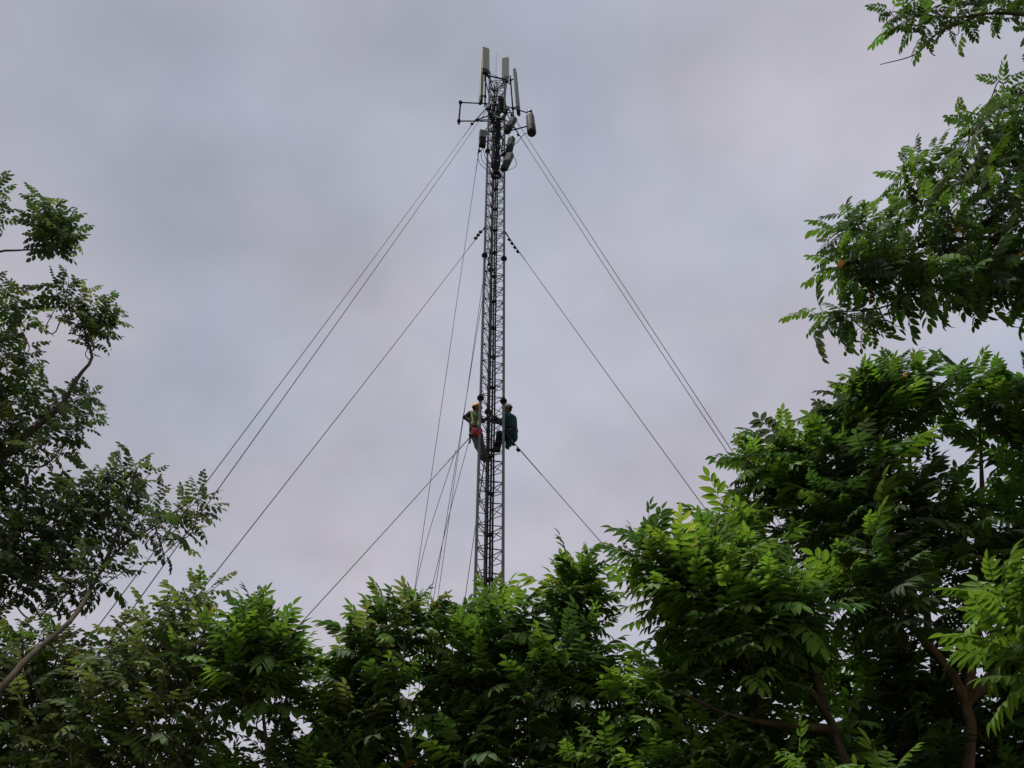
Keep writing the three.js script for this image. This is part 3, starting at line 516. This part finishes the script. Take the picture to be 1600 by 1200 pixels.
  for (const l of leaves.slice(0, 300)) { const q = mesh('leaf', K.geos[l.g], leafMats[l.hue], root); l.m.decompose(q.position, q.quaternion, q.scale); }
  const rest = leaves.slice(300);
  K.geos.forEach((g, i) => { const rs = rest.filter(l => l.g === i); if (!rs.length) return;
    const im = new THREE.InstancedMesh(g, leafWhite, rs.length); im.name = 'foliage'; im.userData.kind = 'stuff'; im.castShadow = im.receiveShadow = true;
    rs.forEach((l, k) => { im.setMatrixAt(k, l.m); const c = C3[l.hue]; im.setColorAt(k, lin(c[0] * l.j[0], c[1] * l.j[1], c[2] * l.j[0])); }); root.add(im); });
}
const gnd = (x, z) => V(x, 0, z);
// left: tall airy tree with small rounded leaflets, trunk outside the frame
tree('tall airy tree with small rounded leaflets and a bare grey limb at the left edge', {
  seed: 21, kind: 'round', base: gnd(-3.75, -3.9), mix: ['grey', 'dusk', 'deep', 'dusk', 'olive'], bark: [0.13, 0.11, 0.088], dead: 0.0015, lean: 0.9,
  limbs: [[gnd(-3.75, -3.9), V(-3.6, 0.9, -3.95), V(-3.35, 2.1, -4.1), [-60, 1000, 4.35], [-40, 820, 4.4], [-30, 640, 4.4], [-25, 480, 4.35], [-20, 330, 4.3]],
    [V(-3.62, 0.8, -3.9), V(-2.75, 1.75, -3.5), [0, 1078, 3.55], [50, 1022, 3.7], [110, 970, 3.9], [160, 890, 4.3], [195, 850, 4.45], [245, 820, 4.45], [305, 778, 4.4]],
    [[-45, 870, 4.4], [0, 722, 4.35], [40, 680, 4.35], [90, 640, 4.3], [125, 585, 4.3], [143, 562, 4.3], [137, 535, 4.3], [122, 492, 4.3], [75, 455, 4.3]],
    [[-25, 500, 4.35], [-10, 396, 4.3], [30, 391, 4.3], [72, 390, 4.25]],
    [[160, 890, 4.3], [195, 800, 4.4], [215, 730, 4.35]], [[-40, 780, 4.4], [20, 820, 4.5], [90, 800, 4.5], [140, 770, 4.5]]],
  radii: [[0.11, 0.095, 0.085, 0.07, 0.06, 0.05, 0.035, 0.02], [0.036, 0.03, 0.024, 0.020, 0.017, 0.014, 0.011, 0.008, 0.004], [0.04, 0.034, 0.027, 0.022, 0.015, 0.011, 0.009, 0.007, 0.003], [0.016, 0.012, 0.010, 0.006], [0.014, 0.009, 0.004], [0.03, 0.02, 0.014, 0.006]],
  masses: [{ poly: [[-60, 300], [-280, 330], [-300, 960], [-60, 960]], D: 4.3, T: 0.5, n: 60, out: 1 },
    
    { poly: [[-60, 430], [15, 430], [45, 425], [70, 470], [60, 560], [95, 590], [135, 590], [172, 625], [160, 660], [150, 690], [120, 740], [-60, 760]], D: 4.35, T: 0.35, n: 66, inset: 14, tips: [[165, 625], [150, 600]] },
    { poly: [[-60, 730], [120, 730], [160, 700], [200, 690], [235, 690], [245, 715], [230, 745], [250, 765], [320, 740], [337, 770], [335, 805], [300, 835], [240, 855], [180, 870], [100, 900], [40, 950], [-60, 960]], D: 4.4, T: 0.4, n: 96, inset: 15, tips: [[330, 748], [325, 800], [215, 690], [240, 705], [300, 770]] },
    { poly: [[20, 345], [45, 300], [85, 292], [100, 330], [132, 330], [130, 370], [112, 402], [72, 400], [60, 370], [30, 362]], D: 4.25, T: 0.12, n: 11, inset: 10, tips: [[84, 300], [124, 335], [35, 325]] },
    { poly: [[-40, 270], [5, 272], [45, 278], [22, 300], [8, 330], [-40, 340]], D: 4.3, T: 0.1, n: 7, inset: 8 },
    { poly: [[62, 425], [100, 415], [120, 455], [130, 463], [182, 468], [188, 512], [150, 535], [100, 500], [85, 480]], D: 4.3, T: 0.12, n: 11, inset: 10, tips: [[98, 425], [178, 470], [182, 505]] },
    { poly: [[60, 880], [200, 850], [260, 870], [180, 940], [120, 960], [40, 960]], D: 4.2, T: 0.2, n: 9, inset: 10 }] });
// lower left: dense olive tree
tree('dense olive-green tree with small leaves filling the lower left corner', {
  seed: 33, kind: 'round', base: gnd(-1.9, -4.05), mix: ['olive', 'grey', 'olive', 'olive', 'mid'], bark: [0.2, 0.17, 0.13], dead: 0.001, size: 0.95,
  limbs: [[gnd(-1.9, -4.05), [150, 1330, 4.05], [165, 1200, 4.05], [210, 1090, 4.05], [250, 1010, 4.08]], [[165, 1200, 4.05], [90, 1130, 4.0], [40, 1040, 4.0]], [[190, 1130, 4.05], [290, 1060, 4.15], [330, 940, 4.2]], [[150, 1250, 4.05], [300, 1180, 4.0], [340, 1120, 4.05]]],
  radii: [[0.06, 0.045, 0.035, 0.02, 0.006], [0.024, 0.014, 0.005], [0.022, 0.013, 0.004], [0.024, 0.014, 0.005]],
  masses: [{ poly: [[-60, 960], [-260, 980], [-260, 1280], [-60, 1280]], D: 4.1, T: 0.4, n: 36, out: 1 },
    { poly: [[-60, 985], [10, 965], [60, 955], [130, 985], [190, 965], [215, 935], [255, 925], [300, 885], [338, 872], [345, 930], [345, 990], [365, 1060], [375, 1110], [350, 1260], [-60, 1260]], D: 4.1, T: 0.5, n: 215, tips: [[333, 880], [290, 892], [220, 945], [250, 935], [320, 905], [60, 965]] }] });
// centre left: two slim young trees with feather leaves
tree('slim young tree with feathery leaves, just right of the olive-green tree', {
  seed: 41, kind: 'feather', base: gnd(-1.35, -4.0), mix: ['mid', 'bright', 'mid', 'deep'], size: 0.82,
  limbs: [[gnd(-1.35, -4.0), [420, 1300, 4.0], [415, 1150, 4.0], [400, 1030, 4.0], [400, 960, 4.0]], [[415, 1180, 4.0], [450, 1080, 4.05], [450, 1020, 4.05]]], radii: [[0.04, 0.026, 0.019, 0.010, 0.003], [0.012, 0.007, 0.003]],
  masses: [{ poly: [[345, 1010], [362, 960], [398, 940], [440, 958], [452, 1005], [490, 1030], [495, 1080], [460, 1110], [430, 1080], [385, 1090], [350, 1080]], D: 4.0, T: 0.3, n: 22, inset: 22, tips: [[400, 938], [425, 948], [478, 1002], [372, 960]] }, { poly: [[375, 1110], [455, 1100], [455, 1260], [365, 1260]], D: 4.15, T: 0.25, n: 6, holes: [[410, 1125, 26]] }, { poly: [[455, 1120], [520, 1090], [560, 1260], [455, 1260]], D: 4.1, T: 0.3, n: 10 }] });
tree('young tree with arching feathery fronds left of the mast foot', {
  seed: 43, kind: 'feather', base: gnd(-0.85, -4.2), mix: ['mid', 'deep', 'mid', 'deep', 'olive'], size: 0.9,
  limbs: [[gnd(-0.85, -4.2), [575, 1290, 4.2], [580, 1150, 4.2], [575, 1060, 4.2], [560, 980, 4.2]], [[580, 1130, 4.2], [620, 1040, 4.2], [615, 930, 4.2]]], radii: [[0.045, 0.03, 0.02, 0.011, 0.003], [0.014, 0.009, 0.003]],
  masses: [{ poly: [[505, 1030], [530, 1000], [545, 945], [575, 938], [590, 985], [625, 1010], [650, 1060], [640, 1120], [620, 1260], [500, 1260], [490, 1120]], D: 4.2, T: 0.35, n: 34, inset: 22, tips: [[560, 942], [548, 965], [520, 1010], [610, 1010]] }, { poly: [[570, 930], [600, 905], [640, 915], [680, 950], [700, 975], [680, 1010], [640, 1010], [600, 995]], D: 4.2, T: 0.15, n: 4, tips: [[600, 905], [655, 945], [580, 935]] }] });
// centre: broader tree before the mast foot
tree('leafy tree with feathery crown hiding the foot of the mast', {
  seed: 52, kind: 'feather', base: gnd(0.15, -4.4), mix: ['mid', 'bright', 'mid', 'deep', 'deep'], size: 0.9,
  limbs: [[gnd(0.15, -4.4), [838, 1300, 4.4], [835, 1160, 4.4], [800, 1040, 4.4], [782, 940, 4.4]], [[836, 1150, 4.4], [880, 1030, 4.45], [889, 900, 4.45]], [[830, 1180, 4.4], [720, 1090, 4.35], [690, 990, 4.35]], [[838, 1200, 4.4], [950, 1130, 4.4], [990, 1040, 4.4]]], radii: [[0.065, 0.045, 0.032, 0.016, 0.004], [0.022, 0.012, 0.003], [0.022, 0.012, 0.004], [0.024, 0.014, 0.005]],
  masses: [{ poly: [[670, 990], [690, 960], [725, 962], [745, 915], [765, 902], [800, 908], [830, 915], [855, 940], [850, 960], [905, 950], [955, 935], [962, 955], [945, 985], [985, 1000], [980, 1040], [960, 1100], [960, 1260], [640, 1260], [650, 1100], [665, 1050]], D: 4.4, T: 0.5, n: 84, inset: 26, tips: [[762, 900], [785, 905], [822, 905], [925, 945], [700, 962], [955, 945]], holes: [[648, 1060, 18]] },
    { poly: [[862, 890], [890, 858], [928, 880], [932, 930], [920, 960], [865, 960]], D: 4.45, T: 0.12, n: 5, inset: 16, tips: [[888, 860, 1], [872, 890], [910, 890]] }] });
// right of centre: vivid crown with a dark inside
tree('vivid green tree with a dense rounded crown right of the mast', {
  seed: 61, kind: 'feather', base: gnd(1.75, -3.75), mix: ['bright', 'mid', 'bright', 'mid', 'deep'], size: 0.95, bark: [0.10, 0.075, 0.055],
  limbs: [[gnd(1.75, -3.75), [1330, 1220, 3.75], [1290, 1110, 3.8], [1235, 1050, 3.8], [1175, 1000, 3.8], [1120, 930, 3.8], [1090, 860, 3.8]], [[1290, 1110, 3.8], [1250, 980, 3.85], [1190, 850, 3.9]], [[1175, 1000, 3.8], [1060, 920, 3.75], [1010, 840, 3.75]], [[1300, 1140, 3.8], [1150, 1120, 3.7], [1060, 1080, 3.7]]], radii: [[0.07, 0.05, 0.04, 0.032, 0.024, 0.014, 0.005], [0.024, 0.014, 0.004], [0.02, 0.012, 0.004], [0.024, 0.014, 0.005]],
  masses: [{ poly: [[962, 795], [1000, 775], [1022, 800], [1030, 825], [1090, 820], [1150, 820], [1190, 835], [1230, 870], [1290, 900], [1310, 960], [1300, 1060], [1230, 1080], [1150, 1060], [1090, 1010], [1035, 985], [1018, 930], [990, 885], [972, 840]], D: 3.85, T: 0.5, n: 66, tips: [[1000, 782], [1022, 830, 1], [972, 800], [1085, 822], [1040, 832, 1], [1190, 840], [975, 840], [1120, 822], [995, 880], [1150, 828]] },
    { poly: [[1098, 800], [1112, 780], [1140, 772], [1165, 785], [1190, 800], [1190, 840], [1110, 840]], D: 4.2, T: 0.1, n: 2, tips: [[1120, 778], [1150, 782], [1195, 805], [1220, 835], [1135, 800]] },
    { poly: [[1110, 1030], [1300, 1050], [1290, 1260], [1110, 1260]], D: 3.95, T: 0.3, n: 30, holes: [[1205, 1115, 30], [1292, 1085, 18]] }] });
tree('low rounded tree with fresh green leaves between the mast foot and the vivid crown', {
  seed: 66, kind: 'feather', base: gnd(0.9, -4.1), mix: ['bright', 'mid', 'mid'], size: 0.9,
  limbs: [[gnd(0.9, -4.1), [1040, 1300, 4.1], [1040, 1180, 4.1], [1050, 1060, 4.1]], [[1040, 1200, 4.1], [980, 1120, 4.05], [960, 1070, 4.05]]], radii: [[0.04, 0.026, 0.014, 0.004], [0.014, 0.008, 0.003]],
  masses: [{ poly: [[905, 1110], [955, 1040], [1005, 1012], [1060, 990], [1100, 1010], [1135, 1070], [1135, 1260], [890, 1260]], D: 4.1, T: 0.35, n: 34, tips: [[1060, 992], [1005, 1015], [1090, 1005]] }] });
// right: tall tree with a forked trunk
tree('tall feather-leaved tree with a forked brown trunk filling the right side', {
  seed: 72, kind: 'featherBig', base: gnd(2.75, -4.3), mix: ['deep', 'deep', 'mid', 'dusk', 'deep', 'mid', 'bright'], size: 0.9, bark: [0.17, 0.115, 0.08], dead: 0.004,
  limbs: [[gnd(2.75, -4.3), [1520, 1250, 4.3], [1515, 1120, 4.3], [1495, 1065, 4.3], [1462, 1020, 4.3], [1430, 985, 4.3], [1380, 930, 4.3], [1330, 830, 4.3], [1270, 720, 4.3]], [[1512, 1090, 4.3], [1520, 1020, 4.35], [1530, 960, 4.35], [1535, 800, 4.4], [1530, 640, 4.4]], [[1450, 1005, 4.3], [1445, 900, 4.35], [1425, 780, 4.35], [1420, 620, 4.35]], [[1510, 1100, 4.3], [1580, 1020, 4.2], [1620, 900, 4.2]]], radii: [[0.09, 0.065, 0.05, 0.042, 0.036, 0.03, 0.022, 0.013, 0.005], [0.03, 0.024, 0.02, 0.013, 0.004], [0.022, 0.017, 0.012, 0.004], [0.03, 0.02, 0.01]],
  masses: [{ poly: [[1680, 600], [1860, 660], [1900, 1280], [1680, 1280]], D: 4.3, T: 0.5, n: 52, out: 1 },
    { poly: [[1133, 672], [1190, 655], [1250, 640], [1290, 640], [1325, 640], [1370, 660], [1440, 680], [1500, 720], [1600, 740], [1680, 760], [1680, 960], [1600, 1000], [1440, 980], [1330, 960], [1280, 890], [1245, 840], [1210, 790], [1175, 745], [1150, 705]], D: 4.3, T: 0.5, n: 88, inset: 28, tips: [[1142, 676], [1178, 662], [1215, 655], [1250, 645], [1285, 650], [1162, 715], [1185, 752], [1210, 788], [1240, 832], [1262, 868], [1320, 640]], holes: [[1495, 700, 22], [1540, 770, 16]] },
    { poly: [[1295, 640], [1310, 612], [1345, 590], [1370, 580], [1365, 560], [1410, 540], [1450, 560], [1465, 590], [1460, 640], [1440, 700], [1330, 680]], D: 4.3, T: 0.25, n: 18, inset: 24, tips: [[1412, 520], [1330, 575], [1372, 552], [1312, 600], [1440, 545]] },
    { poly: [[1465, 600], [1490, 580], [1520, 555], [1560, 575], [1610, 590], [1680, 600], [1680, 780], [1600, 740], [1520, 740], [1500, 640]], D: 4.4, T: 0.25, n: 20, inset: 24, tips: [[1515, 540], [1560, 562], [1595, 590], [1480, 575]], holes: [[1500, 660, 30], [1560, 690, 20]] },
    { poly: [[1325, 890], [1345, 840], [1380, 820], [1420, 835], [1445, 880], [1430, 930], [1340, 930]], D: 3.85, T: 0.12, n: 6, tips: [[1380, 822], [1350, 840], [1412, 838]] },
    { poly: [[1300, 960], [1440, 990], [1600, 1000], [1680, 980], [1680, 1280], [1280, 1280]], D: 4.6, T: 0.35, n: 90, inset: 12 }] });
// upper right: a neighbour's boughs overhead
tree('overhanging boughs with oval drooping leaves at the upper right corner', {
  seed: 84, kind: 'oval', base: gnd(4.7, -2.4), mix: ['mid', 'grey', 'deep', 'mid', 'dusk'], size: 0.78, bark: [0.11, 0.09, 0.07], dead: 0.006, hang: 0.7, lean: 0.9,
  limbs: [[gnd(4.7, -2.4), V(4.68, 1.6, -2.42), V(4.65, 3.2, -2.45), V(4.62, 4.6, -2.5), V(4.6, 6.2, -2.5), V(4.55, 7.6, -2.4)], [V(4.65, 3.6, -2.45), [1640, 385, 2.9], [1560, 372, 2.95], [1480, 375, 3.0], [1400, 395, 3.05], [1340, 400, 3.1]], [V(4.62, 4.5, -2.5), [1650, 300, 2.85], [1595, 262, 2.9], [1563, 235, 2.95], [1550, 190, 3.0], [1500, 170, 3.0]], [V(4.6, 6.4, -2.5), [1640, 30, 2.55], [1560, 20, 2.6], [1500, 27, 2.6], [1440, 24, 2.65], [1395, 18, 2.65]], [[1520, 28, 2.6], [1465, 52, 2.62], [1430, 85, 2.65], [1375, 101, 2.65]], [[1480, 375, 3.0], [1440, 440, 3.0], [1380, 480, 3.0], [1290, 488, 3.05]], [[1480, 30, 2.62], [1445, 8, 2.65], [1415, -20, 2.65]]],
  radii: [[0.14, 0.12, 0.1, 0.085, 0.06, 0.03], [0.045, 0.034, 0.026, 0.02, 0.013, 0.005], [0.035, 0.024, 0.018, 0.014, 0.010, 0.004], [0.035, 0.022, 0.017, 0.012, 0.008, 0.004], [0.010, 0.007, 0.005, 0.0025], [0.014, 0.010, 0.006, 0.003], [0.008, 0.005, 0.003]],
  masses: [{ poly: [[1680, -100], [1960, -160], [2000, 200], [1980, 470], [1680, 470]], D: 2.8, T: 0.6, n: 70, out: 1 },
    { poly: [[1680, 90], [1600, 115], [1560, 140], [1530, 150], [1480, 180], [1440, 200], [1405, 235], [1400, 285], [1420, 305], [1400, 330], [1460, 420], [1600, 420], [1680, 400]], D: 2.95, T: 0.3, n: 62, inset: 16, holes: [[1555, 265, 16], [1575, 200, 12], [1545, 300, 12]], tips: [[1595, 130], [1500, 172], [1405, 240]] },
    { poly: [[1390, 320], [1340, 312], [1300, 312], [1283, 345], [1280, 390], [1310, 400], [1335, 435], [1400, 480], [1440, 492], [1480, 475], [1560, 485], [1680, 470], [1680, 390], [1460, 370]], D: 3.0, T: 0.25, n: 58, inset: 14, tips: [[1300, 320], [1285, 385], [1340, 440]] },
    { poly: [[1265, 482], [1310, 470], [1350, 470], [1390, 500], [1380, 520], [1310, 505]], D: 3.05, T: 0.08, n: 6, inset: 8 },
    { poly: [[1680, -60], [1380, -60], [1375, 10], [1350, 45], [1350, 78], [1400, 70], [1440, 80], [1500, 60], [1510, 100], [1540, 108], [1550, 70], [1600, 45], [1680, 40]], D: 2.62, T: 0.15, n: 30, inset: 10 }] });
// foreground sprays
tree('sapling with long bright fronds leaning in at the right edge', {
  seed: 93, kind: 'featherBig', name: 'sapling', category: 'sapling', base: gnd(2.55, -3.3), mix: ['bright', 'bright', 'mid'], size: 0.85, lean: 0.9,
  limbs: [[gnd(2.55, -3.3), [1640, 1260, 3.3], [1630, 1080, 3.3], [1610, 930, 3.3]]], radii: [[0.03, 0.02, 0.012, 0.004]],
  masses: [{ poly: [[1550, 930], [1680, 900], [1680, 1050], [1590, 1030], [1540, 980]], D: 3.3, T: 0.12, n: 4, tips: [[1565, 890], [1605, 875]] }] });
tree('low sapling with bright fronds at the bottom edge, beneath the forked tree', {
  seed: 97, kind: 'feather', name: 'sapling', category: 'sapling', base: gnd(1.35, -3.3), mix: ['bright', 'mid'], size: 0.85, lean: 0.8,
  limbs: [[gnd(1.35, -3.3), [1310, 1300, 3.3], [1312, 1210, 3.3]]], radii: [[0.02, 0.012, 0.004]],
  masses: [{ poly: [[1250, 1200], [1310, 1185], [1385, 1195], [1390, 1260], [1250, 1260]], D: 3.3, T: 0.1, n: 2, tips: [[1320, 1170]] }] });

renderer.render(scene, camera);
